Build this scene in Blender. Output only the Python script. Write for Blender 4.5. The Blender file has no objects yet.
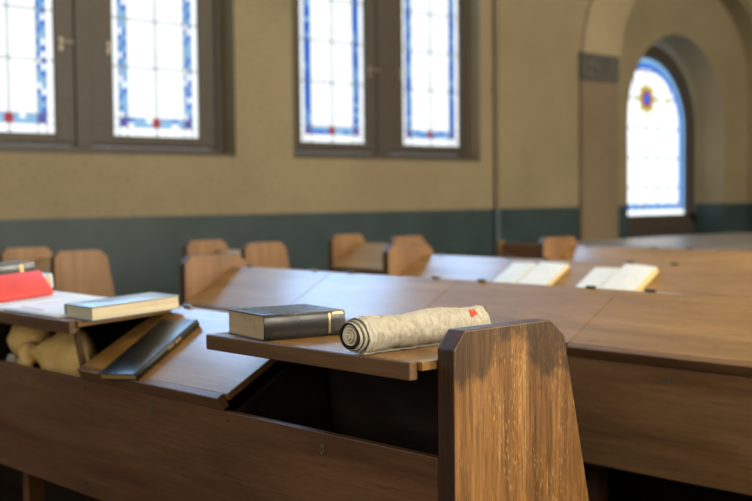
import bpy, bmesh, math, random
from mathutils import Vector, Matrix, noise
random.seed(7)
H = 1.22                      # height of the camera above the floor; heights below are relative to it
sc = bpy.context.scene
COL = sc.collection
PI = math.pi

# ------------------------------------------------------------------ materials
def new_mat(name):
    m = bpy.data.materials.new(name); m.use_nodes = True
    nt = m.node_tree; nt.nodes.clear()
    out = nt.nodes.new('ShaderNodeOutputMaterial')
    return m, nt, out
def N(nt, t, **kw):
    n = nt.nodes.new(t)
    for k, v in kw.items():
        if k.startswith('i_'):
            key = k[2:]
            key = int(key) if key.isdigit() else key.replace('_', ' ')
            n.inputs[key].default_value = v
        else: setattr(n, k, v)
    return n
def rgba(c): return (c[0], c[1], c[2], 1.0)
def ramp(nt, stops, fac):
    r = nt.nodes.new('ShaderNodeValToRGB')
    e = r.color_ramp.elements
    e[0].position, e[0].color = stops[0][0], rgba(stops[0][1])
    e[1].position, e[1].color = stops[-1][0], rgba(stops[-1][1])
    for p, c in stops[1:-1]:
        x = e.new(p); x.color = rgba(c)
    nt.links.new(fac, r.inputs[0]); return r.outputs[0]
def mixc(nt, a, b, fac, mode='MIX'):
    m = nt.nodes.new('ShaderNodeMix'); m.data_type = 'RGBA'; m.blend_type = mode
    for s, v in ((6, a), (7, b), (0, fac)):
        if hasattr(v, 'links') or hasattr(v, 'is_linked'): nt.links.new(v, m.inputs[s])
        else: m.inputs[s].default_value = rgba(v) if s != 0 else v
    return m.outputs[2]
def mth(nt, op, a, b=None, c=None, clamp=False):
    m = nt.nodes.new('ShaderNodeMath'); m.operation = op; m.use_clamp = clamp
    for i, v in enumerate((a, b, c)):
        if v is None: continue
        if hasattr(v, 'is_linked'): nt.links.new(v, m.inputs[i])
        else: m.inputs[i].default_value = v
    return m.outputs[0]
def smooth(nt, v, a, b):
    m = nt.nodes.new('ShaderNodeMapRange'); m.interpolation_type = 'SMOOTHSTEP'
    nt.links.new(v, m.inputs[0]); m.inputs[1].default_value = a; m.inputs[2].default_value = b
    return m.outputs[0]
def coords(nt, scale=(1, 1, 1), rot=(0, 0, 0), kind='Object'):
    tc = nt.nodes.new('ShaderNodeTexCoord'); mp = nt.nodes.new('ShaderNodeMapping')
    mp.inputs['Scale'].default_value = scale; mp.inputs['Rotation'].default_value = rot
    nt.links.new(tc.outputs[kind], mp.inputs[0]); return mp.outputs[0]
def noise_t(nt, vec, scale, detail=4, rough=.55, dist=0):
    n = N(nt, 'ShaderNodeTexNoise'); n.inputs['Scale'].default_value = scale; n.inputs['Detail'].default_value = detail
    n.inputs['Roughness'].default_value = rough; n.inputs['Distortion'].default_value = dist
    nt.links.new(vec, n.inputs['Vector']); return n.outputs['Fac']
def bsdf(nt, out, color, rough=.5, spec=.5, coat=0, coat_r=.1, bump=None, bump_s=.1, metal=0, sheen=0, sub=0, bdist=.002):
    b = nt.nodes.new('ShaderNodeBsdfPrincipled')
    if hasattr(color, 'is_linked'): nt.links.new(color, b.inputs['Base Color'])
    else: b.inputs['Base Color'].default_value = rgba(color)
    if hasattr(rough, 'is_linked'): nt.links.new(rough, b.inputs['Roughness'])
    else: b.inputs['Roughness'].default_value = rough
    b.inputs['Specular IOR Level'].default_value = spec
    b.inputs['Coat Weight'].default_value = coat; b.inputs['Coat Roughness'].default_value = coat_r
    b.inputs['Metallic'].default_value = metal; b.inputs['Sheen Weight'].default_value = sheen
    if bump is not None:
        bp = N(nt, 'ShaderNodeBump'); bp.inputs['Strength'].default_value = bump_s; bp.inputs['Distance'].default_value = bdist
        nt.links.new(bump, bp.inputs['Height']); nt.links.new(bp.outputs[0], b.inputs['Normal'])
    nt.links.new(b.outputs[0], out.inputs[0]); return b

def wood(name, dark, mid, light, axis='Y', rough=.35, coat=.0, coat_r=.2, spec=.5, bump_s=.12, streak=1.0):
    m, nt, out = new_mat(name)
    lo = 1.6
    def sc_(a, b):
        return {'X': (b, a, a), 'Y': (a, b, a), 'Z': (a, a, b)}[axis]
    broad = noise_t(nt, coords(nt, sc_(9, .9)), 1.0, 4, .55, .6)
    fine = noise_t(nt, coords(nt, sc_(150, 5)), 1.0, 3, .6)
    pore = noise_t(nt, coords(nt, sc_(420, 22)), 1.0, 2, .5)
    c = ramp(nt, [(.3, dark), (.5, mid), (.72, light)], broad)
    f = mth(nt, 'MULTIPLY_ADD', fine, .9 * streak, 1 - .45 * streak)
    cb = N(nt, 'ShaderNodeCombineColor'); [nt.links.new(f, cb.inputs[i]) for i in range(3)]
    c = mixc(nt, c, cb.outputs[0], 1.0, 'MULTIPLY')
    pm = smooth(nt, pore, .58, .68)
    c = mixc(nt, c, tuple(x * .55 for x in dark), mth(nt, 'MULTIPLY', pm, .45))
    blot = noise_t(nt, coords(nt, (5, 5, 5)), 1.0, 3, .6)
    r = mth(nt, 'MULTIPLY_ADD', blot, .16, rough - .08)
    bsdf(nt, out, c, r, spec, coat, coat_r, mth(nt, 'ADD', fine, mth(nt, 'MULTIPLY', pm, -.5)), bump_s)
    return m

def oak_panel(name):
    """quarter-sawn oak end panel: upright grain, pale flecks, two joined boards, a hand-worn dark stain round the top"""
    m, nt, out = new_mat(name)
    tc = nt.nodes.new('ShaderNodeTexCoord'); sp = nt.nodes.new('ShaderNodeSeparateXYZ'); nt.links.new(tc.outputs['Object'], sp.inputs[0])
    X, Z = sp.outputs[0], sp.outputs[2]
    broad = noise_t(nt, coords(nt, (22, 22, 1.6)), 1.0, 4, .6, .4)
    fine = noise_t(nt, coords(nt, (230, 230, 6)), 1.0, 3, .6, .1)
    c = ramp(nt, [(.28, (.13, .057, .013)), (.5, (.245, .115, .030)), (.75, (.36, .178, .050))], broad)
    f = mth(nt, 'MULTIPLY_ADD', fine, 2.0, .0)
    cb = N(nt, 'ShaderNodeCombineColor'); [nt.links.new(f, cb.inputs[i]) for i in range(3)]
    c = mixc(nt, c, cb.outputs[0], 1.0, 'MULTIPLY')
    # ray flecks, slanting short dashes, mostly on the second board
    fl = noise_t(nt, coords(nt, (260, 260, 60), (0, .45, 0)), 1.0, 2, .5, .6)
    flm = smooth(nt, fl, .57, .66)
    patch = smooth(nt, noise_t(nt, coords(nt, (14, 14, 6)), 1.0, 2, .5), .40, .60)
    side = smooth(nt, X, .085, .11)
    flm = mth(nt, 'MULTIPLY', mth(nt, 'MULTIPLY', flm, patch), mth(nt, 'MULTIPLY_ADD', side, .6, .25))
    c = mixc(nt, c, (.52, .32, .12), flm)
    # dark pores
    po = smooth(nt, noise_t(nt, coords(nt, (420, 420, 16)), 1.0, 2, .5), .54, .64)
    c = mixc(nt, c, (.075, .033, .010), mth(nt, 'MULTIPLY', po, .62))
    # second board a little browner, a fine joint line between
    c = mixc(nt, c, (.75, .72, .68), smooth(nt, X, .213, .216), 'MULTIPLY')
    j = mth(nt, 'LESS_THAN', mth(nt, 'ABSOLUTE', mth(nt, 'SUBTRACT', X, .214)), .0006)
    c = mixc(nt, c, (.10, .05, .02), mth(nt, 'MULTIPLY', j, .6))
    # stain
    n1 = noise_t(nt, coords(nt, (16, 16, 16)), 1.0, 4, .6)
    # distance from a pale tongue in the middle of the face
    dx = mth(nt, 'MULTIPLY', mth(nt, 'SUBTRACT', X, .168), 1.0)
    d2 = mth(nt, 'POWER', mth(nt, 'MULTIPLY', mth(nt, 'ABSOLUTE', dx), 13.0), 2.0)
    lim = mth(nt, 'MULTIPLY_ADD', mth(nt, 'MINIMUM', d2, 1.0), -.092, H - .282)
    v = mth(nt, 'ADD', mth(nt, 'SUBTRACT', Z, lim), mth(nt, 'MULTIPLY', mth(nt, 'SUBTRACT', n1, .5), .24))
    sm = smooth(nt, v, -.028, .036)
    c = mixc(nt, c, (.29, .31, .35), mth(nt, 'MULTIPLY', sm, .88), 'MULTIPLY')
    # knots / nicks
    vo = N(nt, 'ShaderNodeTexVoronoi'); vo.inputs['Scale'].default_value = 11; nt.links.new(tc.outputs['Object'], vo.inputs['Vector'])
    kn = mth(nt, 'LESS_THAN', vo.outputs['Distance'], .07)
    c = mixc(nt, c, (.16, .075, .03), mth(nt, 'MULTIPLY', kn, .6))
    bsdf(nt, out, c, .42, .4, 0, .2, mth(nt, 'ADD', fine, mth(nt, 'MULTIPLY', po, -.6)), .25)
    return m

def plain(name, color, rough=.6, spec=.4, metal=0, nz=0, nscale=60, bump_s=.1, sheen=0, var=.15):
    m, nt, out = new_mat(name)
    n = noise_t(nt, coords(nt), nscale, 4, .6)
    c = ramp(nt, [(.3, tuple(x * (1 - var) for x in color)), (.7, tuple(min(1, x * (1 + var)) for x in color))], n)
    bsdf(nt, out, c, rough, spec, metal=metal, bump=n, bump_s=bump_s, sheen=sheen)
    return m

def wall_paint(name, upper=(.200, .165, .097), lower=(.026, .043, .046), edge=1.095, dots=True):
    m, nt, out = new_mat(name)
    tc = nt.nodes.new('ShaderNodeTexCoord'); sp = nt.nodes.new('ShaderNodeSeparateXYZ'); nt.links.new(tc.outputs['Object'], sp.inputs[0])
    big = noise_t(nt, coords(nt, (1, 1, 1)), 1.3, 3, .5)
    c = ramp(nt, [(.3, tuple(x * .88 for x in upper)), (.7, tuple(x * 1.1 for x in upper))], big)
    # small stencilled speckle over the plaster
    vo = N(nt, 'ShaderNodeTexVoronoi'); vo.inputs['Scale'].default_value = 24; nt.links.new(tc.outputs['Object'], vo.inputs['Vector'])
    sp2 = smooth(nt, vo.outputs['Distance'], .30, .12)
    c = mixc(nt, c, tuple(x * .5 for x in upper), mth(nt, 'MULTIPLY', sp2, .55))
    l1 = noise_t(nt, coords(nt, (1, 1, 1)), 3, 4, .6)
    lc = ramp(nt, [(.3, tuple(x * .8 for x in lower)), (.7, tuple(x * 1.25 for x in lower))], l1)
    edge_m = mth(nt, 'LESS_THAN', sp.outputs[2], edge)
    c = mixc(nt, c, lc, edge_m)
    r = mth(nt, 'MULTIPLY_ADD', edge_m, -.3, .75)
    bsdf(nt, out, c, r, .35, bump=big, bump_s=.05)
    return m

def glow(name, color, strength):
    m, nt, out = new_mat(name)
    e = nt.nodes.new('ShaderNodeEmission')
    n = noise_t(nt, coords(nt, (3, 3, 3)), 2.0, 2, .5)
    c = ramp(nt, [(.3, tuple(x * .9 for x in color)), (.7, color)], n)
    nt.links.new(c, e.inputs[0]); e.inputs[1].default_value = strength
    nt.links.new(e.outputs[0], out.inputs[0]); return m

M = {}
M['board'] = wood('dark oak boards', (.090, .039, .015), (.14, .064, .025), (.19, .092, .037), 'Y', .42, spec=.3)
M['board_lit'] = wood('oak boards with light in the colour', (.15, .070, .021), (.215, .104, .033), (.28, .142, .048), 'Y', .45, spec=.3)  # same wood as the dark boards; stronger light on these rows painted in
M['lip'] = wood('oak lid edges', (.10, .048, .018), (.16, .082, .032), (.22, .12, .05), 'Y', .40, spec=.35)
M['lid'] = wood('varnished oak lids', (.19, .098, .026), (.27, .144, .040), (.35, .195, .060), 'Y', .42, coat=.42, coat_r=.15, spec=.3, bump_s=.05)
M['lid_near'] = M['lid']
M['panel'] = oak_panel('quarter sawn oak')
M['pside'] = wood('dark oak edges', (.045, .020, .008), (.075, .034, .013), (.115, .054, .021), 'Z', .45, spec=.35)
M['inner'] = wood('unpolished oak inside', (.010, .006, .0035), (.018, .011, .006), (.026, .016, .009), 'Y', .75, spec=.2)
M['farwood'] = wood('golden oak', (.14, .07, .026), (.20, .105, .040), (.26, .145, .06), 'Z', .45)
M['metal'] = plain('tarnished iron', (.13, .11, .085), .4, .5, .8)
M['rim'] = plain('worn keyhole rim', (.17, .14, .10), .4, .5, .3)
M['brass'] = plain('pale worn metal', (.30, .27, .21), .45, .5, .6)
M['wall'] = wall_paint('olive plaster with teal dado')
M['pillar'] = wall_paint('brown painted pilaster', (.155, .118, .074), (.155, .118, .074), -5)
M['arch'] = wall_paint('olive arch band', (.26, .215, .13), (.26, .215, .13), -5)
M['frame'] = plain('dark brown window paint', (.050, .041, .031), .5, .4, nscale=20)
M['ceiling'] = plain('pale ceiling', (.5, .46, .38), .8)
M['floor'] = wood('dark floor boards', (.012, .009, .007), (.022, .016, .012), (.03, .022, .016), 'X', .75, spec=.2)
M['clear'] = glow('bright obscured glass', (.93, .98, 1.0), .62)
M['clear5'] = glow('bright bay glass', (.93, .98, 1.0), .78)
M['blue'] = glow('cobalt glass', (.045, .25, .95), .36)
M['pale'] = glow('pale blue glass', (.36, .66, 1.0), .42)
M['red'] = glow('ruby glass', (.85, .04, .08), .30)
M['violet'] = glow('violet glass', (.22, .20, .70), .32)
M['gold'] = glow('amber glass', (.70, .66, .14), .42)
M['sky'] = glow('upper clear glass', (.33, .60, 1.0), 7.5)
M['rear'] = glow('rear window glass', (1.0, .91, .77), 9.5)
M['west'] = glow('side window glass', (1.0, .90, .76), 2.4)
M['came'] = plain('lead came', (.12, .13, .13), .5, .5, .5)

# ------------------------------------------------------------------ mesh helpers
def mesh_obj(name, bm, mats, parent=None, bevel=0, smooth_=False, seg=2):
    me = bpy.data.meshes.new(name); bm.normal_update(); bm.to_mesh(me); bm.free()
    if not isinstance(mats, (list, tuple)): mats = [mats]
    for m in mats: me.materials.append(m)
    if smooth_:
        for p in me.polygons: p.use_smooth = True
    o = bpy.data.objects.new(name, me); COL.objects.link(o)
    if parent is not None: o.parent = parent
    if bevel:
        b = o.modifiers.new('bevel', 'BEVEL'); b.width = bevel; b.segments = seg; b.limit_method = 'ANGLE'; b.angle_limit = .6
    return o
def box(bm, x0, x1, y0, y1, z0, z1, mi=0):
    v = [bm.verts.new((x, y, z)) for x in (x0, x1) for y in (y0, y1) for z in (z0, z1)]
    for f in ((0, 1, 3, 2), (4, 6, 7, 5), (0, 4, 5, 1), (2, 3, 7, 6), (0, 2, 6, 4), (1, 5, 7, 3)):
        bm.faces.new([v[i] for i in f]).material_index = mi
    return v
def prism_y(bm, pts, y0, y1, mi=0, side=None):
    """polygon in X-Z (counter-clockwise seen from -Y) pushed along Y"""
    a = [bm.verts.new((x, y0, z)) for x, z in pts]; b = [bm.verts.new((x, y1, z)) for x, z in pts]
    fs = [bm.faces.new(a), bm.faces.new(b[::-1])]
    for f in fs: f.material_index = mi
    n = len(pts)
    for i in range(n):
        f = bm.faces.new((a[(i + 1) % n], a[i], b[i], b[(i + 1) % n])); f.material_index = mi if side is None else side
    return a + b
def quad(bm, pts, mi=0):
    f = bm.faces.new([bm.verts.new(p) for p in pts]); f.material_index = mi; return f
def cyl(bm, p0, p1, r, n=12, mi=0, r2=None):
    p0, p1 = Vector(p0), Vector(p1); d = (p1 - p0).normalized()
    a = d.orthogonal().normalized(); b = d.cross(a); r2 = r if r2 is None else r2
    A = [bm.verts.new(p0 + (a * math.cos(t) + b * math.sin(t)) * r) for t in [2 * PI * i / n for i in range(n)]]
    B = [bm.verts.new(p1 + (a * math.cos(t) + b * math.sin(t)) * r2) for t in [2 * PI * i / n for i in range(n)]]
    bm.faces.new(A[::-1]).material_index = mi; bm.faces.new(B).material_index = mi
    for i in range(n): bm.faces.new((A[i], A[(i + 1) % n], B[(i + 1) % n], B[i])).material_index = mi
def empty(name, loc, rz=0):
    o = bpy.data.objects.new(name, None); COL.objects.link(o); o.location = loc; o.rotation_euler = (0, 0, rz)
    o.empty_display_size = .1; return o
def tag(o, label, cat, group=None, kind=None):
    o['label'] = label; o['category'] = cat
    if group: o['group'] = group
    if kind: o['kind'] = kind
    return o
def recalc(bm): bmesh.ops.recalc_face_normals(bm, faces=bm.faces[:])

# ------------------------------------------------------------------ pews
TH = math.radians(28.5); L = .335; HX = .274; HZ = H - .317      # hinge, from the front board's face
PANEL = [(0, 0), (.556, 0), (.341, H - .295), (.294, H - .259), (.031, H - .259), (0, H - .294)]

def lid_mesh(parent, y0, y1, th, mat):
    """a lid from its hinge (HX, HZ); th = slope downwards to the front"""
    d = Vector((-math.cos(th), 0, -math.sin(th))); n = Vector((-math.sin(th), 0, math.cos(th))); o = Vector((HX, 0, HZ))
    def P(u, y, w): return o + d * u + n * w + Vector((0, y, 0))
    def slab(bm, u0, u1, a, b, w0, w1):
        v = box(bm, 0, 1, 0, 1, 0, 1)
        for i, vv in enumerate(v):
            x, y, z = vv.co; vv.co = P(u0 + (u1 - u0) * x, a + (b - a) * y, w0 + (w1 - w0) * z)
    g = .0012
    bm = bmesh.new(); slab(bm, 0, L - .022, y0 + g, y1 - g, -.018, 0); recalc(bm)
    lid = mesh_obj('lid', bm, mat, parent, .002)
    bm = bmesh.new(); slab(bm, L - .0215, L, y0 + g + .012, y1 - g, -.036, .0005); recalc(bm)
    mesh_obj('lid_lip', bm, M['lip'], lid, .003)
    bm = bmesh.new(); slab(bm, L - .040, L - .023, y0 + .03, y1 - .03, -.033, -.0185); recalc(bm); mesh_obj('moulding', bm, M['board'], lid, .003)
    for s in (y0 + .10, y1 - .10 - .036):
        bm = bmesh.new(); cyl(bm, P(-.004, s, .003), P(-.004, s + .036, .003), .005, 10)
        recalc(bm); mesh_obj('hinge', bm, M['metal'], lid)
    for s in (y0 + .07, y1 - .09):
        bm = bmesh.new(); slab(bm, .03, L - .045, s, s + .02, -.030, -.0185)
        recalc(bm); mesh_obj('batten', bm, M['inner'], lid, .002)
    return lid

def pew(label, X0, ya, yb, seams, group=None, near_mat=None, far_mat=None, slopes=None, seat=True, rz=0, ends=(True, True), loc=None, end_profile=None, posts=None):
    root = empty('pew', loc if loc else (X0, 0, 0), rz)
    tag(root, label, 'pew', group)
    t = .045
    prof = end_profile or PANEL
    if ends[0]:
        bm = bmesh.new(); prism_y(bm, prof, ya - t, ya, 0, 1); recalc(bm)
        mesh_obj('end_panel', bm, [near_mat or M['farwood'], M['pside']], root, .0035, seg=3)
    if ends[1]:
        bm = bmesh.new(); prism_y(bm, prof, yb, yb + t, 0, 1); recalc(bm)
        mesh_obj('end_panel', bm, [far_mat or M['farwood'], M['pside']], root, .0035, seg=3)
    fb = bmesh.new(); box(fb, 0, .020, ya, yb, H - .838, H - .509); recalc(fb)
    mesh_obj('front_board', fb, M['board'] if near_mat else M['board_lit'], root, .002)
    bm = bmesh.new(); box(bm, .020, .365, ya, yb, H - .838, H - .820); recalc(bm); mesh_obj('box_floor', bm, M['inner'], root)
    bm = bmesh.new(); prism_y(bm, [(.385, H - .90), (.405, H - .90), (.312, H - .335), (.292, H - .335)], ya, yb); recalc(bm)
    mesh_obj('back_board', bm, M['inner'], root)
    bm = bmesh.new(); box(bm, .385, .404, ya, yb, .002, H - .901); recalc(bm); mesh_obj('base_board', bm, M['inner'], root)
    bm = bmesh.new(); box(bm, .2765, .322, ya, yb, H - .3345, H - .320); recalc(bm); mesh_obj('hinge_rail', bm, M['lid'], root, .002)
    ys = sorted([ya, yb] + list(seams))
    for i in range(len(ys) - 1):
        a, b = ys[i], ys[i + 1]
        th = TH if slopes is None else slopes.get(i, TH)
        lid_mesh(root, a - (.04 if slopes and i == 2 else 0), b + (.012 if slopes and i == 1 else 0), th, M['lid'])
        # keyhole in the middle of each compartment
        c = (a + b) / 2; z = H - .545
        bm = bmesh.new()
        k = 14
        ring = []
        for rr, dx in ((1.0, -.0004), (1.0, -.0022), (.55, -.0022), (.5, .001)):
            ring.append([bm.verts.new((dx, c + .0062 * rr * math.cos(2 * PI * q / k), z + .0110 * rr * math.sin(2 * PI * q / k))) for q in range(k)])
        for r_ in range(3):
            for q in range(k): bm.faces.new((ring[r_][q], ring[r_][(q + 1) % k], ring[r_ + 1][(q + 1) % k], ring[r_ + 1][q])).material_index = 0
        bm.faces.new(ring[3]).material_index = 1
        recalc(bm); mesh_obj('keyhole', bm, [M['rim'], M['black']], root)
    for y in ys[1:-1]:
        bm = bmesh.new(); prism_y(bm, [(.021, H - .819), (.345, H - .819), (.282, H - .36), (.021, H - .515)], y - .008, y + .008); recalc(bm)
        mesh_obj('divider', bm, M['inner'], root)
        for z in (H - .53, H - .80):
            bm = bmesh.new(); cyl(bm, (-.0015, y, z), (.001, y, z), .0035, 10)
            recalc(bm); mesh_obj('screw', bm, M['metal'], root)
    for y in (posts or ys[1:-1]):
        bm = bmesh.new(); box(bm, .12, .18, y - .02, y + .02, 0, H - .839); recalc(bm); mesh_obj('support', bm, M['board'], root, .003)
    if seat:
        bm = bmesh.new(); box(bm, .43, .80, ya + .001, yb - .001, H - .815, H - .79); recalc(bm); mesh_obj('seat', bm, M['board'], root, .004)
    return root

M['black'] = plain('black', (.01, .01, .01), .6)

pew('nearest long oak pew whose rubbed end panel stands in the foreground, two lids propped level', 1.596, 1.546, 4.41, [2.240, 2.925, 3.74],
    near_mat=M['panel'], far_mat=M['farwood'], posts=[2.240, 2.925, 3.56], slopes={0: 0.0, 2: math.radians(3.2), 3: math.radians(3.2)})
yy = [3.695, 2.965, 2.235, 1.505, .775, .045]
pew('long oak pew directly behind the foreground end panel, sloping lids shining blue at left', 2.905, -.685, 4.39, yy)
pew('long oak pew carrying the two open books on its lids', 4.19, -.685, 4.41, yy)
pew('long oak pew one row beyond the open books, its single left end showing light', 5.485, -.685, 4.41, yy)
pew('short oak pew at the far left across the aisle, beyond the red book', 2.765, 5.40, 5.95, [])
pew('short oak pew across the aisle, seen above the thick black book', 3.955, 5.40, 5.95, [])
pew('short oak pew across the aisle, rightmost of the three short ones', 5.13, 5.40, 5.95, [])
for o in [o for o in COL.objects if o.name.startswith('pew') and o.parent is None][-3:]: o.scale = (.88, 1, 1)
# table with a polished top beyond the last row
M['tabletop'] = wood('polished grey brown oak', (.09, .075, .062), (.13, .11, .095), (.17, .145, .12), 'X', .42, coat=.6, coat_r=.32, spec=.8)
tb = empty('table', (8.0, 4.62, 0)); tag(tb, 'long dark table with polished top catching blue light below the arched window', 'table')
TX0, TX1, TY0, TY1, TZ = -1.45, 1.30, -.72, .70, H - .352
bm = bmesh.new(); box(bm, TX0, TX1, TY0, TY1, TZ - .035, TZ); recalc(bm); mesh_obj('tabletop', bm, M['tabletop'], tb, .006)
for y_ in (TY0 + .07, TY1 - .09):
    bm = bmesh.new(); box(bm, TX0 + .13, TX1 - .13, y_, y_ + .02, TZ - .13, TZ - .036); recalc(bm); mesh_obj('apron', bm, M['board'], tb, .002)
for x_ in (TX0 + .06, TX1 - .13):
    for y_ in (TY0 + .05, TY1 - .12):
        bm = bmesh.new(); prism_y(bm, [(x_ + .015, 0), (x_ + .055, 0), (x_ + .07, TZ - .036), (x_, TZ - .036)], y_, y_ + .07); recalc(bm); mesh_obj('leg', bm, M['board'], tb, .004)

# low bench against the wall
bench = empty('bench', (6.87, 5.95, 0)); tag(bench, 'low dark wooden bench with straight back near the wall pipe', 'bench')
bm = bmesh.new(); prism_y(bm, [(-.02, 0), (.42, 0), (.42, .42), (.10, .45), (.06, H - .36), (.0, H - .35)], 0, .04); recalc(bm); mesh_obj('end_panel', bm, M['farwood'], bench, .004)
bm = bmesh.new(); prism_y(bm, [(-.02, 0), (.42, 0), (.42, .42), (.10, .45), (.06, H - .36), (.0, H - .35)], -.54, -.50); recalc(bm); mesh_obj('end_panel', bm, M['farwood'], bench, .004)
bm = bmesh.new(); box(bm, .01, .04, -.50, 0, .5, H - .375); recalc(bm); mesh_obj('backrest', bm, M['board'], bench, .003)
bm = bmesh.new(); box(bm, .05, .42, -.50, 0, .40, .43); recalc(bm); mesh_obj('seat', bm, M['board'], bench, .003)

# prop stick holding the left lid up
# (added to the nearest pew as a part)
near_pew = [o for o in COL.objects if o.name == 'pew'][0]
def stick(y0, y1, xa, xb, za, zb):
    bm = bmesh.new(); w = .007
    a = Vector((xa, y0, za)); b = Vector((xb, y1, zb))
    cyl(bm, a, b, .012, 4); recalc(bm)
    s = mesh_obj('prop_stick', bm, M['farwood'], near_pew, .001); s['label'] = 'light brown prop stick'
stick(2.997, 3.165, .098, .098, H - .815, H - .3555)

# ------------------------------------------------------------------ room shell
YW = 7.2
def pane_cells(bm, path, d0, d1, cell, mats_cycle, closed=False):
    """strip between two offsets of a path of (x, z) points, cut in cells of alternating material"""
    pass
def bars(bm, x0, x1, z0, z1, y, w, mi=0): box(bm, min(x0, x1) - (w if x0 == x1 else 0), max(x0, x1) + (w if x0 == x1 else 0), y - .004, y + .004, min(z0, z1) - (w if z0 == z1 else 0), max(z0, z1) + (w if z0 == z1 else 0), mi)

def leaf_glass(root, x0, x1, z0, z1, y, solid):
    """leaded light: clear middle, chequered blue strips up the sides and along the foot"""
    bm = bmesh.new(); off = .055; sw = .068
    xs = [x0, x0 + off, x0 + off + sw, x1 - off - sw, x1 - off, x1]
    zs = [z0, z0 + off + .01, z0 + off + .01 + sw, z1]
    def q(a, b, c, d, mi): quad(bm, [(a, y, c), (b, y, c), (b, y, d), (a, y, d)], mi)
    # material order: 0 clear 1 blue 2 pale 3 red 4 violet
    q(x0, xs[1], z0, z1, 0); q(xs[4], x1, z0, z1, 0); q(xs[1], xs[4], z0, zs[1], 0); q(xs[2], xs[3], zs[2], z1, 0)
    def cells(a, b, c, d, n, along):
        for i in range(n):
            for s in (0, 1):
                odd = (i + s) % 2
                r = random.random()
                mi = (1 if (r < .75) else 2) if (odd or solid) else (2 if r < .6 else 0)
                if along == 'z':
                    m = (a + b) / 2; za = c + (d - c) * i / n; zb = c + (d - c) * (i + 1) / n
                    q(a if s == 0 else m, m if s == 0 else b, za, zb, mi)
                else:
                    m = (c + d) / 2; xa = a + (b - a) * i / n; xb = a + (b - a) * (i + 1) / n
                    q(xa, xb, c if s == 0 else m, m if s == 0 else d, 2 if mi == 1 and r < .45 else mi)
    n = int((z1 - zs[2]) / .042)
    cells(xs[1], xs[2], zs[2], z1, n, 'z'); cells(xs[3], xs[4], zs[2], z1, n, 'z')
    mx = (x0 + x1) / 2; hw = .032
    q(xs[1], xs[2], zs[1], zs[2], 4); q(xs[3], xs[4], zs[1], zs[2], 4); q(mx - hw, mx + hw, zs[1], zs[2], 3)
    cells(xs[2], mx - hw, zs[1], zs[2], 4, 'x'); cells(mx + hw, xs[3], zs[1], zs[2], 4, 'x')
    bmesh.ops.reverse_faces(bm, faces=bm.faces[:]) if False else None
    mesh_obj('pane', bm, [M['clear'], M['blue'], M['pale'], M['red'], M['violet']], root)
    bm = bmesh.new(); w = .0045; yb = y - .005
    z = z0 + .50
    while z < z1: bars(bm, x0, x1, z, z, yb, w); z += .345
    bars(bm, mx, mx, z0, z1, yb, w)
    for x in xs[1:5]: bars(bm, x, x, z0, z1, yb, .0022)
    for zz in zs[1:3]: bars(bm, x0, x1, zz, zz, yb, .0022)
    recalc(bm); mesh_obj('lead_came', bm, M['came'], root)

def ring_frame(bm, x0, x1, z0, z1, w, y0, y1, wb=None):
    wb = wb or w
    box(bm, x0, x0 + w, y0, y1, z0, z1); box(bm, x1 - w, x1, y0, y1, z0, z1)
    box(bm, x0 + w, x1 - w, y0, y1, z0, z0 + wb); box(bm, x0 + w, x1 - w, y0, y1, z1 - w, z1)

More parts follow.
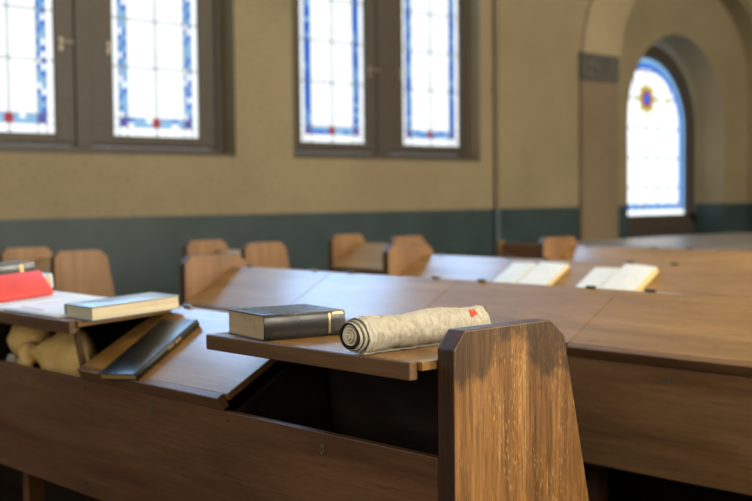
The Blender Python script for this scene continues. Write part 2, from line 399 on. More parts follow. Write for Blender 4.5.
def window(n, X0, X1, label, solid=False, mid=None, glass=None):
    """two-leaf casement in a reveal; z relative to the camera height"""
    zb, zt, top = H + .315, H + 2.05, H + 3.3
    root = empty('window_%d' % n, ((X0 + X1) / 2, YW + .14, zb)); tag(root, label, 'window', kind='structure')
    def loc(bm):
        for v in bm.verts: v.co -= root.location
    cxm = mid or (X0 + X1) / 2
    yf = YW + .14
    bm = bmesh.new(); ring_frame(bm, X0, X1, zb, top, .07, yf, yf + .10, .06)
    box(bm, cxm - .06, cxm + .06, yf, yf + .10, zb + .06, top - .07); box(bm, X0 + .07, cxm - .06, yf, yf + .10, zt, zt + .09); box(bm, cxm + .06, X1 - .07, yf, yf + .10, zt, zt + .09)
    recalc(bm); loc(bm); mesh_obj('window_frame', bm, M['frame'], root, .004)
    bm = bmesh.new(); box(bm, X0 + .002, X1 - .002, yf - .13, yf, zb, zb + .02); recalc(bm); loc(bm); mesh_obj('window_sill', bm, M['frame'], root, .003)
    for a, b in ((X0 + .07, cxm - .06), (cxm + .06, X1 - .07)):
        ga, gb = (a + .14, b - .10) if a < cxm - .1 else (a + .10, b - .14)
        if glass: ga, gb = glass[0] if a < cxm - .1 else glass[1]
        sash = bmesh.new()
        y0, y1 = yf + .012, yf + .075
        g = .004
        box(sash, a + g, ga, y0, y1, zb + .065, zt - .005); box(sash, gb, b - g, y0, y1, zb + .065, zt - .005)
        box(sash, ga, gb, y0, y1, zb + .065, zb + .145); box(sash, ga, gb, y0, y1, zt - .09, zt - .005)
        recalc(sash); loc(sash); so = mesh_obj('sash', sash, M['frame'], root, .006)
        # drip moulding
        bm = bmesh.new(); box(bm, a + .03, b - .03, y0 - .014, y0, zb + .085, zb + .105); recalc(bm); loc(bm); mesh_obj('moulding', bm, M['frame'], so, .004)
        bmr = bmesh.new(); 
        o = empty('leaded_glass', (0, 0, 0)); COL.objects.unlink(o); bpy.data.objects.remove(o); bmr.free()
        # glass, built about the window's origin
        class R: pass
        lx = root.location
        leaf_glass(root, ga - lx.x, gb - lx.x, zb + .145 - lx.z, zt - .09 - lx.z, (y0 + y1) / 2 - lx.y, solid)
        bm = bmesh.new(); quad(bm, [(a, yf + .05, zt + .09), (b, yf + .05, zt + .09), (b, yf + .05, top - .07), (a, yf + .05, top - .07)]); loc(bm); mesh_obj('upper_pane', bm, M['sky'], root)
        # lever handle
        hx = (gb + .045) if a < cxm - .1 else (ga - .04)
        bm = bmesh.new(); hz = H + 1.085
        box(bm, hx - .012, hx + .012, y0 - .008, y0, hz - .05, hz + .04)
        if a < cxm - .1:
            cyl(bm, (hx, y0 - .008, hz), (hx, y0 - .045, hz), .009); cyl(bm, (hx - .005, y0 - .042, hz), (hx + .075, y0 - .042, hz + .004), .008)
        else:
            cyl(bm, (hx, y0 - .008, hz), (hx, y0 - .03, hz), .012)
        recalc(bm); loc(bm); mesh_obj('handle', bm, M['brass'], so, .001)
    return root

W = [(-.55 - 2.86 * 1 + .64, None)]
win = [(-2.77, -.55), (.09, 2.31), (2.85, 5.245), (5.81, 8.037)]
window(1, *win[0], 'leaded casement window out of view at the far left of the wall')
window(2, *win[1], 'leaded casement window just outside the left edge of the picture')
window(3, *win[2], 'left pair of stained glass lights in dark frame with chequered pale blue border', mid=4.045, glass=((3.175, 3.835), (4.29, 5.025)))
window(4, *win[3], 'middle pair of stained glass lights in dark frame with solid blue border', True, 6.93, ((6.02, 6.735), (7.19, 7.93)))

def wall_part(bm, x0, x1, z0, z1, y0=YW, y1=YW + .30): box(bm, x0, x1, y0, y1, z0, z1)
CEIL = 5.2; XL, XR = -5.0, 14.5
AX0, AX1 = 10.19, 13.33; ACX = 11.76
bm = bmesh.new()
zb, zt = H + .315, H + 3.3
xs = [XL] + [v for p in win for v in p] + [AX0]
for i in range(0, len(xs), 2): wall_part(bm, xs[i], xs[i + 1], 0, CEIL)
for a, b in win: wall_part(bm, a, b, 0, zb); wall_part(bm, a, b, zt, CEIL)
def arch_z(x, cx, a, b, z0):
    t = max(0, 1 - ((x - cx) / a) ** 2); return z0 + b * math.sqrt(t)
n = 32
def arch_fill(bm, cx, a, b, z0, top, y0, y1):
    """solid above an arched opening"""
    xs_ = [cx - a * math.cos(PI * i / n) for i in range(n + 1)]
    for i in range(n):
        xa, xb = xs_[i], xs_[i + 1]; za, zb_ = arch_z(xa, cx, a, b, z0), arch_z(xb, cx, a, b, z0)
        v = [bm.verts.new(p) for p in ((xa, y0, za), (xb, y0, zb_), (xb, y0, top), (xa, y0, top), (xa, y1, za), (xb, y1, zb_), (xb, y1, top), (xa, y1, top))]
        for f in ((0, 1, 2, 3), (7, 6, 5, 4), (0, 4, 5, 1), (3, 2, 6, 7)): bm.faces.new([v[k] for k in f])
arch_fill(bm, ACX, 1.57, 1.22, H + 1.33, CEIL, YW, YW + .25)
wall_part(bm, AX1, XR, 0, CEIL, YW, YW + .25)
recalc(bm)
bmesh.ops.remove_doubles(bm, verts=bm.verts[:], dist=.0005)
tag(mesh_obj('wall_north', bm, M['wall']), 'olive plaster wall with dark teal dado behind the pews', 'wall', kind='structure')

# recessed bay wall with the window niche
YN = YW + .25; YG = YN + .43
bm = bmesh.new(); NX, NR = 11.76, 1.01; nzs = H + .83
wall_part(bm, 9.6, NX - NR, 0, CEIL, YN, YG + .1); wall_part(bm, NX + NR, XR, 0, CEIL, YN, YG + .1)
arch_fill(bm, NX, NR, NR, nzs, CEIL, YN, YG + .1)
wall_part(bm, NX - NR, NX + NR, 0, H - .95, YN + .1, YG + .1)
recalc(bm); bmesh.ops.remove_doubles(bm, verts=bm.verts[:], dist=.0005)
tag(mesh_obj('wall_bay', bm, M['wall']), 'recessed bay wall with deep arched niche at the right', 'wall', kind='structure')

# arched window
aw = empty('window_5', (NX, YG, H - .27)); tag(aw, 'round-headed window with blue border and star medallion in the niche', 'window', kind='structure')
ay = .02; hw = .83; zs = .83 + .27 - .05; zb0 = .02
def arch_pt(off, t):
    """point on the outline offset inwards, t in [0,1] from foot left, up, over, down to foot right"""
    r = hw - off; straight = zs - zb0 - off; arc = PI * r; tot = 2 * straight + arc; s = t * tot
    if s < straight: return (-r, zb0 + off + s)
    if s < straight + arc:
        a = PI - (s - straight) / r; return (r * math.cos(a), zs + r * math.sin(a))
    return (r, zs - (s - straight - arc))
bm = bmesh.new()
cells = 84
def strip(o0, o1, fn):
    for i in range(cells):
        t0, t1 = i / cells, (i + 1) / cells
        a, b, c, d = arch_pt(o0, t0), arch_pt(o0, t1), arch_pt(o1, t1), arch_pt(o1, t0)
        quad(bm, [(p[0], ay, p[1]) for p in (a, b, c, d)], fn(i))
strip(.0, .055, lambda i: 2); strip(.055, .125, lambda i: 1)
for k in range(20):
    xa = -hw + .055 + (2 * hw - .11) * k / 20; xb = xa + (2 * hw - .11) / 20
    quad(bm, [(xa, ay, zb0 + .055), (xb, ay, zb0 + .055), (xb, ay, zb0 + .135), (xa, ay, zb0 + .135)], 4 if k in (0, 9, 19) else (1 if k % 2 else 2))
    xa2 = -hw + 2 * hw * k / 20; quad(bm, [(xa2, ay, zb0), (xa2 + 2 * hw / 20, ay, zb0), (xa2 + 2 * hw / 20, ay, zb0 + .055), (xa2, ay, zb0 + .055)], 0)
inner = [arch_pt(.135, i / cells) for i in range(cells + 1)]
f = bm.faces.new([bm.verts.new((p[0], ay, p[1])) for p in inner]); f.material_index = 0
mesh_obj('pane', bm, [M['clear5'], M['blue'], M['pale'], M['red'], M['violet']], aw)
bm = bmesh.new()
for z in (.35, .70, 1.05, 1.40, 1.72):
    hx = hw - .135 if z < zs else math.sqrt(max(0, (hw - .135) ** 2 - (z - zs) ** 2))
    box(bm, -hx, hx, ay - .012, ay - .002, z - .009, z + .009)
for x in (-.48, -.24, 0, .24, .48):
    zt_ = zs + math.sqrt((hw - .135) ** 2 - x * x); box(bm, x - .004, x + .004, ay - .012, ay - .002, zb0 + .13, zt_)
recalc(bm); mesh_obj('lead_came', bm, M['came'], aw)
# medallion
bm = bmesh.new(); cz = 1.40
def star(r0, r1, k, y, mi):
    pts = [((r0 if i % 2 == 0 else r1) * math.sin(PI * i / k), (r0 if i % 2 == 0 else r1) * math.cos(PI * i / k)) for i in range(2 * k)]
    bm.faces.new([bm.verts.new((x, y, cz + z)) for x, z in pts]).material_index = mi
star(.225, .15, 8, ay - .014, 0); star(.125, .10, 8, ay - .016, 1); star(.085, .06, 8, ay - .018, 2)
mesh_obj('medallion', bm, [M['gold'], M['red'], M['blue']], aw)
bm = bmesh.new(); quad(bm, [(.40, ay - .014, 1.36), (.47, ay - .014, 1.36), (.47, ay - .014, 1.44), (.40, ay - .014, 1.44)]); mesh_obj('amber_square', bm, M['gold'], aw)
bm = bmesh.new()
def framestrip(o0, o1, y0, y1):
    for i in range(cells):
        t0, t1 = i / cells, (i + 1) / cells
        a, b, c, d = arch_pt(o0, t0), arch_pt(o0, t1), arch_pt(o1, t1), arch_pt(o1, t0)
        quad(bm, [(p[0], y0, p[1]) for p in (a, b, c, d)]); quad(bm, [(c[0], y0, c[1]), (d[0], y0, d[1]), (d[0], y1, d[1]), (c[0], y1, c[1])])
framestrip(-.16, 0, -.04, .03)
box(bm, -hw - .16, hw + .16, -.04, .03, -.16, .02)
mesh_obj('window_frame', bm, M['frame'], aw)
bm = bmesh.new(); box(bm, -NR, NR, -.02, .06, -H + .27, -.15); recalc(bm); mesh_obj('window_apron', bm, M['apron'] if 'apron' in M else M['frame'], aw)

# pilaster and arch band
PO = .045
bm = bmesh.new(); box(bm, 9.53, 10.15, YW - PO, YW, 0, H + 1.16); recalc(bm)
tag(mesh_obj('trim_1', bm, M['pillar'], None, .004), 'flat brown painted pilaster between window and niche', 'pilaster', kind='structure')
bm = bmesh.new(); box(bm, 9.525, 10.155, YW - PO - .01, YW, H + 1.162, H + 1.44); recalc(bm)
m, nt, out = new_mat('carved frieze')
vo = N(nt, 'ShaderNodeTexVoronoi'); vo.inputs['Scale'].default_value = 9; nt.links.new(coords(nt), vo.inputs['Vector'])
c = ramp(nt, [(.2, (.105, .095, .085)), (.45, (.035, .036, .034)), (.6, (.07, .068, .06))], vo.outputs['Distance'])
bsdf(nt, out, c, .6, bump=vo.outputs['Distance'], bump_s=.4)
tag(mesh_obj('trim_2', bm, m, None, .004), 'dark patterned capital block on the brown pilaster', 'capital', kind='structure')
bm = bmesh.new(); z0 = H + 1.44; Z0 = H + 1.36
for i in range(48):
    t0, t1 = PI * i / 48, PI * (i + 1) / 48
    def P(t, o):
        a, b = (1.57, 1.26) if not o else (2.205, 1.66)
        return (ACX - a * math.cos(t), Z0 + b * math.sin(t))
    a, b, c_, d = P(t0, 0), P(t1, 0), P(t1, 1), P(t0, 1)
    v = [bm.verts.new((p[0], y, p[1])) for y in (YW - PO, YW + .001) for p in (a, b, c_, d)]
    for f in ((0, 1, 2, 3), (0, 4, 5, 1), (3, 2, 6, 7)): bm.faces.new([v[k] for k in f])
bmesh.ops.remove_doubles(bm, verts=bm.verts[:], dist=.0005); recalc(bm)
tag(mesh_obj('trim_3', bm, M['arch']), 'pale olive arch band springing from the pilaster', 'arch', kind='structure')

# pipe
bm = bmesh.new(); cyl(bm, (8.235, YW - .03, 0), (8.235, YW - .03, CEIL), .024, 16)
for z in (.6, 2.2, 3.8): box(bm, 8.235 - .032, 8.235 + .032, YW - .035, YW, z, z + .03)
recalc(bm); tag(mesh_obj('wall_pipe', bm, wall_paint('painted pipe', (.15, .12, .068), (.055, .085, .082)), None, 0), 'thin painted pipe running up the wall right of the middle windows', 'pipe')

# other surfaces of the room
def slab_obj(name, b, mat, label, cat):
    bm = bmesh.new(); box(bm, *b); recalc(bm); return tag(mesh_obj(name, bm, mat), label, cat, kind='structure')
YB = -5.0
slab_obj('floor', (XL, XR, YB, YG + .1, -.1, 0), M['floor'], 'dark wooden floor under the pews', 'floor')
slab_obj('ceiling', (XL, XR, YB, YG + .1, CEIL, CEIL + .1), M['ceiling'], 'pale ceiling above the picture', 'ceiling')
slab_obj('wall_east', (XR, XR + .1, YB, YG + .1, 0, CEIL), M['wall'], 'olive wall closing the room at the right', 'wall')
slab_obj('wall_west', (XL - .1, XL, YB, YG + .1, 0, CEIL), M['wall'], 'olive wall behind the viewer to the left', 'wall')
slab_obj('wall_south', (XL, XR, YB - .1, YB, 0, CEIL), M['wall'], 'olive wall behind the viewer', 'wall')
for k, x in enumerate((1.6, 4.4, 7.2, 10.0)):
    r = empty('window_%d' % (6 + k), (x, YB, 1.4)); tag(r, 'tall window in the wall behind the viewer', 'window', 'rear windows', 'structure')
    bm = bmesh.new(); quad(bm, [(-.8, .03, 0), (-.8, .03, 3.1), (.8, .03, 3.1), (.8, .03, 0)]); mesh_obj('pane', bm, M['rear'], r)
    bm = bmesh.new(); ring_frame(bm, -.9, .9, -.1, 3.2, .1, 0.001, .08); box(bm, -.04, .04, .001, .08, 0, 3.1); recalc(bm); mesh_obj('window_frame', bm, M['frame'], r, .004)

for k, y in enumerate((-2.6, .2, 3.0)):
    r = empty('window_%d' % (10 + k), (XL, y, 1.4)); tag(r, 'tall window in the side wall behind the viewer', 'window', 'side windows', 'structure')
    bm = bmesh.new(); quad(bm, [(.03, -.7, 0), (.03, .7, 0), (.03, .7, 2.6), (.03, -.7, 2.6)]); mesh_obj('pane', bm, M['west'], r)
    bm = bmesh.new(); box(bm, .001, .08, -.8, -.7, -.1, 2.7); box(bm, .001, .08, .7, .8, -.1, 2.7); box(bm, .001, .08, -.7, .7, -.1, 0); box(bm, .001, .08, -.7, .7, 2.6, 2.7); recalc(bm); mesh_obj('window_frame', bm, M['frame'], r, .004)

M['lamp'] = glow('warm fill lamp glass', (1.0, .80, .52), 85.0)
for x, y in ((3.2, .2), (5.6, 1.6), (8.6, 2.4)):  # unseen lamps, added as warm fill on the lids from above
    r = empty('fill_lamp', (x, y, CEIL - .02)); tag(r, 'opal globe lamp added unseen above the picture as warm fill', 'lamp', 'added fill lamps')
    bm = bmesh.new(); bmesh.ops.create_uvsphere(bm, u_segments=24, v_segments=16, radius=.16)
    for v in bm.verts: v.co.z -= .70
    mesh_obj('globe', bm, M['lamp'], r, 0, True)
    bm = bmesh.new(); cyl(bm, (0, 0, 0), (0, 0, -.53), .012); cyl(bm, (0, 0, .018), (0, 0, -.03), .06); recalc(bm); mesh_obj('hanging_rod', bm, M['metal'], r)

# ------------------------------------------------------------------ books
M['pages'] = None
def page_mat(name, col, axis=2, dens=700):
    m, nt, out = new_mat(name)
    v = coords(nt, tuple(dens if i == axis else 3 for i in range(3)))
    n = noise_t(nt, v, 1.0, 2, .5); b = noise_t(nt, coords(nt), 14, 3, .6)
    c = ramp(nt, [(.3, tuple(x * .72 for x in col)), (.6, col)], n)
    c = mixc(nt, c, tuple(x * .7 for x in col), smooth(nt, b, .55, .8))
    bsdf(nt, out, c, .8, .2, bump=n, bump_s=.3); return m
def leather(name, col, rough=.32, spec=.5):
    m, nt, out = new_mat(name)
    n = noise_t(nt, coords(nt), 420, 3, .6); w = noise_t(nt, coords(nt), 30, 4, .6)
    c = ramp(nt, [(.3, col), (.8, tuple(min(1, x * 1.25 + .003) for x in col))], w)
    bsdf(nt, out, c, mth(nt, 'MULTIPLY_ADD', w, .06, rough - .03), spec, bump=n, bump_s=.06, bdist=.0005); return m
M['tanpages'] = page_mat('aged page edges', (.52, .37, .19))
M['creampages'] = page_mat('cream page edges', (.66, .58, .40))
M['blackleather'] = leather('black leather', (.014, .014, .012), .28)
M['gilt'] = plain('gold lettering', (.55, .40, .17), .35, .5, .6, nscale=400)
def book(name, label, loc, rz, w, l, t, cover, pages, tilt=None, group=None, gilt=None, spine_round=.006):
    """lies flat: length l along +x, width w along +y with the spine on the -y side; origin at the lower -x,-y corner"""
    root = empty(name, loc, rz); tag(root, label, 'book', group)
    if tilt: root.rotation_mode = 'QUATERNION'; root.rotation_quaternion = tilt
    c = .0026; s = .003
    bm = bmesh.new()
    # cover: bottom board, rounded spine, top board as one C-shaped sweep
    prof = [(w, 0), (spine_round + .002, 0)]
    k = 8
    for i in range(k + 1):
        a = -PI / 2 - PI * i / k
        prof.append((spine_round + spine_round * math.cos(a) * 1.0 + .002 - .002, t / 2 + t / 2 * math.sin(a)))
    prof += [(spine_round + .002, t), (w, t)]
    inn = [(w, c), (spine_round + .003, c)]
    for i in range(k + 1):
        a = -PI / 2 - PI * i / k
        inn.append((spine_round + .0025 + (spine_round) * math.cos(a) * .8, t / 2 + (t / 2 - c) * math.sin(a)))
    inn += [(spine_round + .003, t - c), (w, t - c)]
    A = [bm.verts.new((0, y, z)) for y, z in prof]; B = [bm.verts.new((l, y, z)) for y, z in prof]
    C = [bm.verts.new((0, y, z)) for y, z in inn]; D = [bm.verts.new((l, y, z)) for y, z in inn]
    for i in range(len(prof) - 1):
        bm.faces.new((A[i], A[i + 1], B[i + 1], B[i])); bm.faces.new((C[i + 1], C[i], D[i], D[i + 1]))
        bm.faces.new((A[i], C[i], C[i + 1], A[i + 1])); bm.faces.new((B[i + 1], D[i + 1], D[i], B[i]))
    for X_, Y_ in ((A, C), (B, D)):
        bm.faces.new((X_[0], Y_[0], D[0], B[0])) if X_ is A else None
    bm.faces.new((A[-1], B[-1], D[-1], C[-1]))
    recalc(bm); mesh_obj('cover', bm, cover, root, .0008, True)
    bm = bmesh.new(); box(bm, s, l - s, spine_round + .003, w - s, c, t - c)
    # slightly hollow fore edge
    recalc(bm); mesh_obj('page_block', bm, pages, root, .0006)
    if gilt: gilt(root, w, l, t)
    return root

def gilt_thick(root, w, l, t):
    random.seed(3)
    bm = bmesh.new(); x = l * .80
    z = t * .12; k = 0
    while z < t * .88:
        hgt = random.uniform(.0028, .0042)
        box(bm, x - .0022, x + .0018 + random.uniform(0, .001), -.0006, .003, z, z + hgt * .75); z += hgt; k += 1
    xx = l * .84
    while xx < l * .97:
        ww = random.uniform(.003, .006); box(bm, xx, xx + ww * .8, .0002, .004, t * .86, t * .93 + random.uniform(0, .002)); xx += ww
    recalc(bm)
    for v in bm.verts:      # follow the round of the spine
        a = (v.co.z - t / 2) / (t / 2); base = .006 - .006 * math.sqrt(max(0, 1 - a * a)); v.co.y = base + (-.0005 if v.co.y < .002 else .001)
    mesh_obj('gilt_lettering', bm, M['gilt'], root)
def gilt_thin(root, w, l, t):
    random.seed(5); bm = bmesh.new()
    xx = l * .50
    for word in (3, 3):
        for _ in range(word):
            ww = random.uniform(.006, .009); box(bm, xx, xx + ww * .35, -.0006, .002, t * .30, t * .68); box(bm, xx, xx + ww * .8, -.0006, .002, t * .58, t * .70)
            if random.random() < .5: box(bm, xx + ww * .55, xx + ww * .8, -.0006, .002, t * .32, t * .6)
            xx += ww
        xx += .006
    recalc(bm); mesh_obj('gilt_lettering', bm, M['gilt'], root)

ZL = H - .3162     # level lid, top
# 1 thick black book
ang = math.atan2(1.982 - 2.02, 1.743 - 1.536)
book('book', 'thick black book with gold spine band lying on the level lid beside the cloth roll', (1.541, 2.02, ZL), ang, .192, .208, .057, M['blackleather'], M['tanpages'], gilt=gilt_thick)
# 2 thin black book on the sloping lid
def plane_frame(ang, th, sx=1):
    """rotation whose local x,y lie in a lid plane of slope th; ang turns about its normal"""
    ex = Vector((math.cos(th), 0, math.sin(th))); ey = Vector((0, 1, 0)); n = Vector((-math.sin(th), 0, math.cos(th)))
    a = ex * math.cos(ang) + ey * math.sin(ang); b = -ex * math.sin(ang) + ey * math.cos(ang)
    return Matrix((a, b, n)).transposed().to_quaternion()
def on_lid(X0, dx, y, th=TH, lift=.0006):
    """point on the top of a lid of the pew at X0, dx from the hinge towards the front"""
    return Vector((X0 + HX - dx * math.cos(th) - lift * math.sin(th), y, HZ - dx * math.sin(th) + lift * math.cos(th)))
p = on_lid(1.596, .330, 2.615)
book('book', 'slim black book with gilt title lying askew on the sloping lid', p, 0, .152, .262, .021, leather('black cloth', (.010, .012, .013), .3, .5), page_mat('brown page edges', (.50, .32, .13)),
     tilt=plane_frame(.168, TH), gilt=gilt_thin, spine_round=.004)

# 3 cream book on the left lid
TL = math.radians(3.2)
p = on_lid(1.596, .262, 3.10, TL, .0006)
q = plane_frame(0, TL)
# spine on the far (+y) side: turn the book over end to end (local y towards -Y)
def flip(ang, th):
    ex = Vector((math.cos(th), 0, math.sin(th))); ey = Vector((0, 1, 0)); n = Vector((-math.sin(th), 0, math.cos(th)))
    a = ex * math.cos(ang) + ey * math.sin(ang); b = -ex * math.sin(ang) + ey * math.cos(ang)
    return a, b, n
a, b, nn = flip(-.03, TL)
mt = Matrix((-a, -b, nn)).transposed()
org = on_lid(1.596, .0, 3.0, TL, .0106)
start = on_lid(1.596, .301, 2.830, TL, .0008)
org = start + a * .280 + b * .165
cream = book('book', 'large grey covered book with cream pages toward the viewer on the left raised lid', org, 0, .165, .280, .039, leather('grey cloth', (.17, .19, .18), .3, .6), M['creampages'], tilt=mt.to_quaternion(), spine_round=.004)

# 4 white booklet under it
def text_page(name, col, ink=(.45, .45, .45), dens=150, amt=.35, lines_axis=0):
    m, nt, out = new_mat(name)
    tc = nt.nodes.new('ShaderNodeTexCoord'); sp = nt.nodes.new('ShaderNodeSeparateXYZ'); nt.links.new(tc.outputs['Object'], sp.inputs[0])
    u = sp.outputs[lines_axis]
    w = mth(nt, 'SINE', mth(nt, 'MULTIPLY', u, dens * 6.28))
    band = mth(nt, 'GREATER_THAN', w, .1)
    wd = noise_t(nt, coords(nt, (40, 160, 40) if lines_axis == 0 else (160, 40, 40)), 1.0, 2, .6)
    k = mth(nt, 'MULTIPLY', mth(nt, 'MULTIPLY', band, smooth(nt, wd, .42, .5)), amt)
    c = mixc(nt, col, ink, k)
    bsdf(nt, out, c, .6, .3); return m
M['white'] = text_page('white printed paper', (.72, .76, .80), (.35, .35, .38), 120, .18)
bk = empty('booklet', (0, 0, 0)); tag(bk, 'white printed booklet lying open under the red book on the left raised lid', 'booklet')
a, b, nn = flip(0, TL)
def sheet(bm, u0, u1, y0, y1, w0, w1, curl=0):
    nU, nV = 8, 12; top, bot = [], []
    for i in range(nU + 1):
        for j in range(nV + 1):
            u = u0 + (u1 - u0) * i / nU; y = y0 + (y1 - y0) * j / nV
            o = on_lid(1.596, 0, 0, TL, 0)
            cv = curl * (math.sin(PI * j / nV) ** .6) if curl else 0
            P0 = o - a * u + Vector((0, y, 0))
            top.append(bm.verts.new(P0 + nn * (w1 + cv))); bot.append(bm.verts.new(P0 + nn * w0))
    for i in range(nU):
        for j in range(nV):
            k = i * (nV + 1) + j; bm.faces.new((top[k], top[k + 1], top[k + nV + 2], top[k + nV + 1])); bm.faces.new((bot[k], bot[k + nV + 1], bot[k + nV + 2], bot[k + 1]))
    ring = [0 + j for j in range(nV)] + [i * (nV + 1) + nV for i in range(nU)] + [nU * (nV + 1) + nV - j for j in range(nV)] + [(nU - i) * (nV + 1) for i in range(nU)]
    for i in range(len(ring)):
        r, s = ring[i], ring[(i + 1) % len(ring)]; bm.faces.new((top[r], top[s], bot[s], bot[r]))
bm = bmesh.new(); sheet(bm, .02, .325, 2.985, 3.32, .0012, .0085, .001); recalc(bm); mesh_obj('page_block', bm, M['white'], bk, 0, True)
bm = bmesh.new(); sheet(bm, .015, .328, 3.322, 3.70, .0012, .0075, .002); recalc(bm); mesh_obj('page_block', bm, M['white'], bk, 0, True)
bm = bmesh.new(); sheet(bm, .282, .290, 3.14, 3.28, .0096, .0101); recalc(bm); o = mesh_obj('red_heading', bm, plain('faded red ink', (.42, .12, .16), .7), bk)

# 5 red book, leaning
redm = leather('red cloth', (.60, .070, .060), .45, .4)
yR = 3.47
a, b, nn = flip(0, TL)
base = Vector((1.778, 3.462, H - .3115))
ex_ = Vector((-.9975, -.02, -.068)).normalized(); sl = math.radians(39)
ey = Vector((0, math.cos(sl), math.sin(sl))); ez = ex_.cross(ey)
# x runs along the foot of the slope towards the aisle end; turn it about so that the cover's normal faces up
xx_ = -ex_; zz_ = xx_.cross(ey).normalized(); ey = zz_.cross(xx_)
base = base + ex_ * .27
red = book('book', 'bright red hardcover book propped slanting on the white booklet', base, 0, .106, .27, .020, redm, M['creampages'], tilt=Matrix((xx_, ey, zz_)).transposed().to_quaternion(), spine_round=.003)
# 6, 7 two books stacked behind the red one
def gilt_band(x, m_):
    def f(root, w, l, t):
        bm = bmesh.new(); box(bm, l * x, l * x + .012, -.0005, .003, t * .12, t * .88); recalc(bm); mesh_obj('spine_label', bm, m_, root)
    return f
def striped(name):
    m, nt, out = new_mat(name); tc = nt.nodes.new('ShaderNodeTexCoord'); sp = nt.nodes.new('ShaderNodeSeparateXYZ'); nt.links.new(tc.outputs['Object'], sp.inputs[0])
    x = sp.outputs[0]; c = mixc(nt, (.55, .62, .72), (.03, .05, .13), mth(nt, 'GREATER_THAN', mth(nt, 'SINE', mth(nt, 'MULTIPLY', x, 170)), .1))
    c = mixc(nt, c, (.50, .62, .80), mth(nt, 'GREATER_THAN', sp.outputs[2], .046)); bsdf(nt, out, c, .3, .5); return m
book('book', 'blue and white striped book under the dark book, behind the red one', (1.625, 3.640, H - .3165), 0, .14, .25, .050, striped('striped cloth'), M['creampages'], tilt=plane_frame(0, math.radians(3.4)), gilt=gilt_band(.90, M['gilt']), spine_round=.004)
book('book', 'dark book with gold spine label lying behind the red book, glossy pale top', (1.560, 3.655, H - .2652), 0, .13, .26, .042, leather('slate cloth', (.045, .05, .052), .22, .8), M['creampages'], gilt=gilt_band(.78, M['gilt']), tilt=plane_frame(0, math.radians(3.4)), spine_round=.004)

# ------------------------------------------------------------------ rolled cloth
def fold(u, a):
    v = noise.noise(Vector((u * 14, math.cos(a) * 1.5, math.sin(a) * 1.5)))
    w = noise.noise(Vector((u * 45 + 4, math.cos(a) * 4, math.sin(a) * 4)))
    return v, w
linen, nt, out = new_mat('unbleached linen')
v = coords(nt, (1, 1, 1)); wv = noise_t(nt, v, 700, 2, .5); bg = noise_t(nt, coords(nt, (1, .6, .6)), 60, 4, .55, 1.2)
c = ramp(nt, [(.3, (.54, .50, .38)), (.5, (.66, .62, .49)), (.75, (.72, .69, .56))], bg)
bsdf(nt, out, c, .9, .15, bump=mth(nt, 'ADD', mth(nt, 'MULTIPLY', bg, 2.0), wv), bump_s=.8, sheen=.1, bdist=.007)
SR = .0375; SLEN = .400; SX, SY = 1.513, 1.714
roll = empty('cloth_roll', (SX, SY, ZL + SR + .0012), .02); tag(roll, 'cream linen cloth rolled up with a spiral end, lying behind the foreground end panel', 'rolled cloth')
bm = bmesh.new(); turns = 2.6; NA = int(turns * 40); NU = 110
def rad(tt):   # tt turns from outside inward
    return SR - .0036 * tt
grid = []
for k in range(NA + 1):
    tt = k / 40.0; a = -PI / 2 - tt * 2 * PI
    row = []
    for i in range(NU + 1):
        start = .028 - .0095 * min(tt, 2.6) + .0018 * math.sin(a * 2 + 1)
        u = i / NU; x = start + (SLEN - start) * u ** 1.3
        f1, f2 = fold(x, a)
        r = rad(tt)
        amp = 1.0 if tt < 1.05 else .25
        big = .0022 * math.sin(x * 30 + 1.0) * (0.6 + .4 * math.cos(a)) * min(1, x * 20)
        rid = .0011 * math.sin((x - start) * 2 * PI / .0125 + .8 * math.sin(a)) * max(0, 1 - (x - start) / .085)
        crease = -.0036 * max(0, 1 - abs(noise.noise(Vector((x * 24 + 5, a * .9, 2)))) / .07)
        r += (amp * (.0050 * f1 * min(1, x * 12 + .2) + .0022 * f2 + crease * min(1, x * 14)) + big * amp + rid)
        r *= 1 - .10 * max(0, (x - .30) / .1) ** 2
        y, z = r * math.cos(a), r * math.sin(a) * .97
        z = max(z, -SR + .0004)
        row.append(bm.verts.new((x, y, z)))
    grid.append(row)
for k in range(NA):
    for i in range(NU): bm.faces.new((grid[k][i], grid[k][i + 1], grid[k + 1][i + 1], grid[k + 1][i]))
# loose hem lying out on the lid towards the viewer
prev = grid[0]
for s in range(1, 7):
    row = []
    for i in range(NU + 1):
        x = prev[i].co.x if s == 1 else prev[i].co.x
        wav = .010 + .012 * noise.noise(Vector((x * 22, 3.3, 0))) + .006 * noise.noise(Vector((x * 70, 1.3, 0)))
        y = -wav * s / 6 - .004 * s / 6
        z = -SR + .0006 + .0035 * max(0, noise.noise(Vector((x * 40, s * .5, 7)))) * s / 6
        row.append(bm.verts.new((x, y - .006, z)))
    for i in range(NU): bm.faces.new((prev[i], row[i], row[i + 1], prev[i + 1]))
    prev = row
cl = mesh_obj('outer_wrap', bm, linen, roll, 0, True)
so = cl.modifiers.new('solid', 'SOLIDIFY'); so.thickness = .0016; so.offset = -1
# dark lining seen at the end
dk = leather('plum lining', (.030, .016, .016), .8, .2)
bm = bmesh.new(); rows = []
for k in range(49):
    a = 2 * PI * k / 48
    w1, w2 = .0012 * math.sin(3 * a), .0012 * math.sin(5 * a + 1)
    rows.append([bm.verts.new((x, r * math.cos(a), r * math.sin(a) * .97)) for x, r in ((.09, .0262), (.0045, .0268 + w1 * .3), (.0030, .0256 + w1 * .6), (.0060, .0243 + w2 * .5), (.03, .0238))])
for k in range(48):
    for j in range(4): bm.faces.new((rows[k][j], rows[k][j + 1], rows[k + 1][j + 1], rows[k + 1][j]))
recalc(bm); o = mesh_obj('lining', bm, dk, roll, 0, True); o['label'] = 'dark plum lining ring at the rolled end'
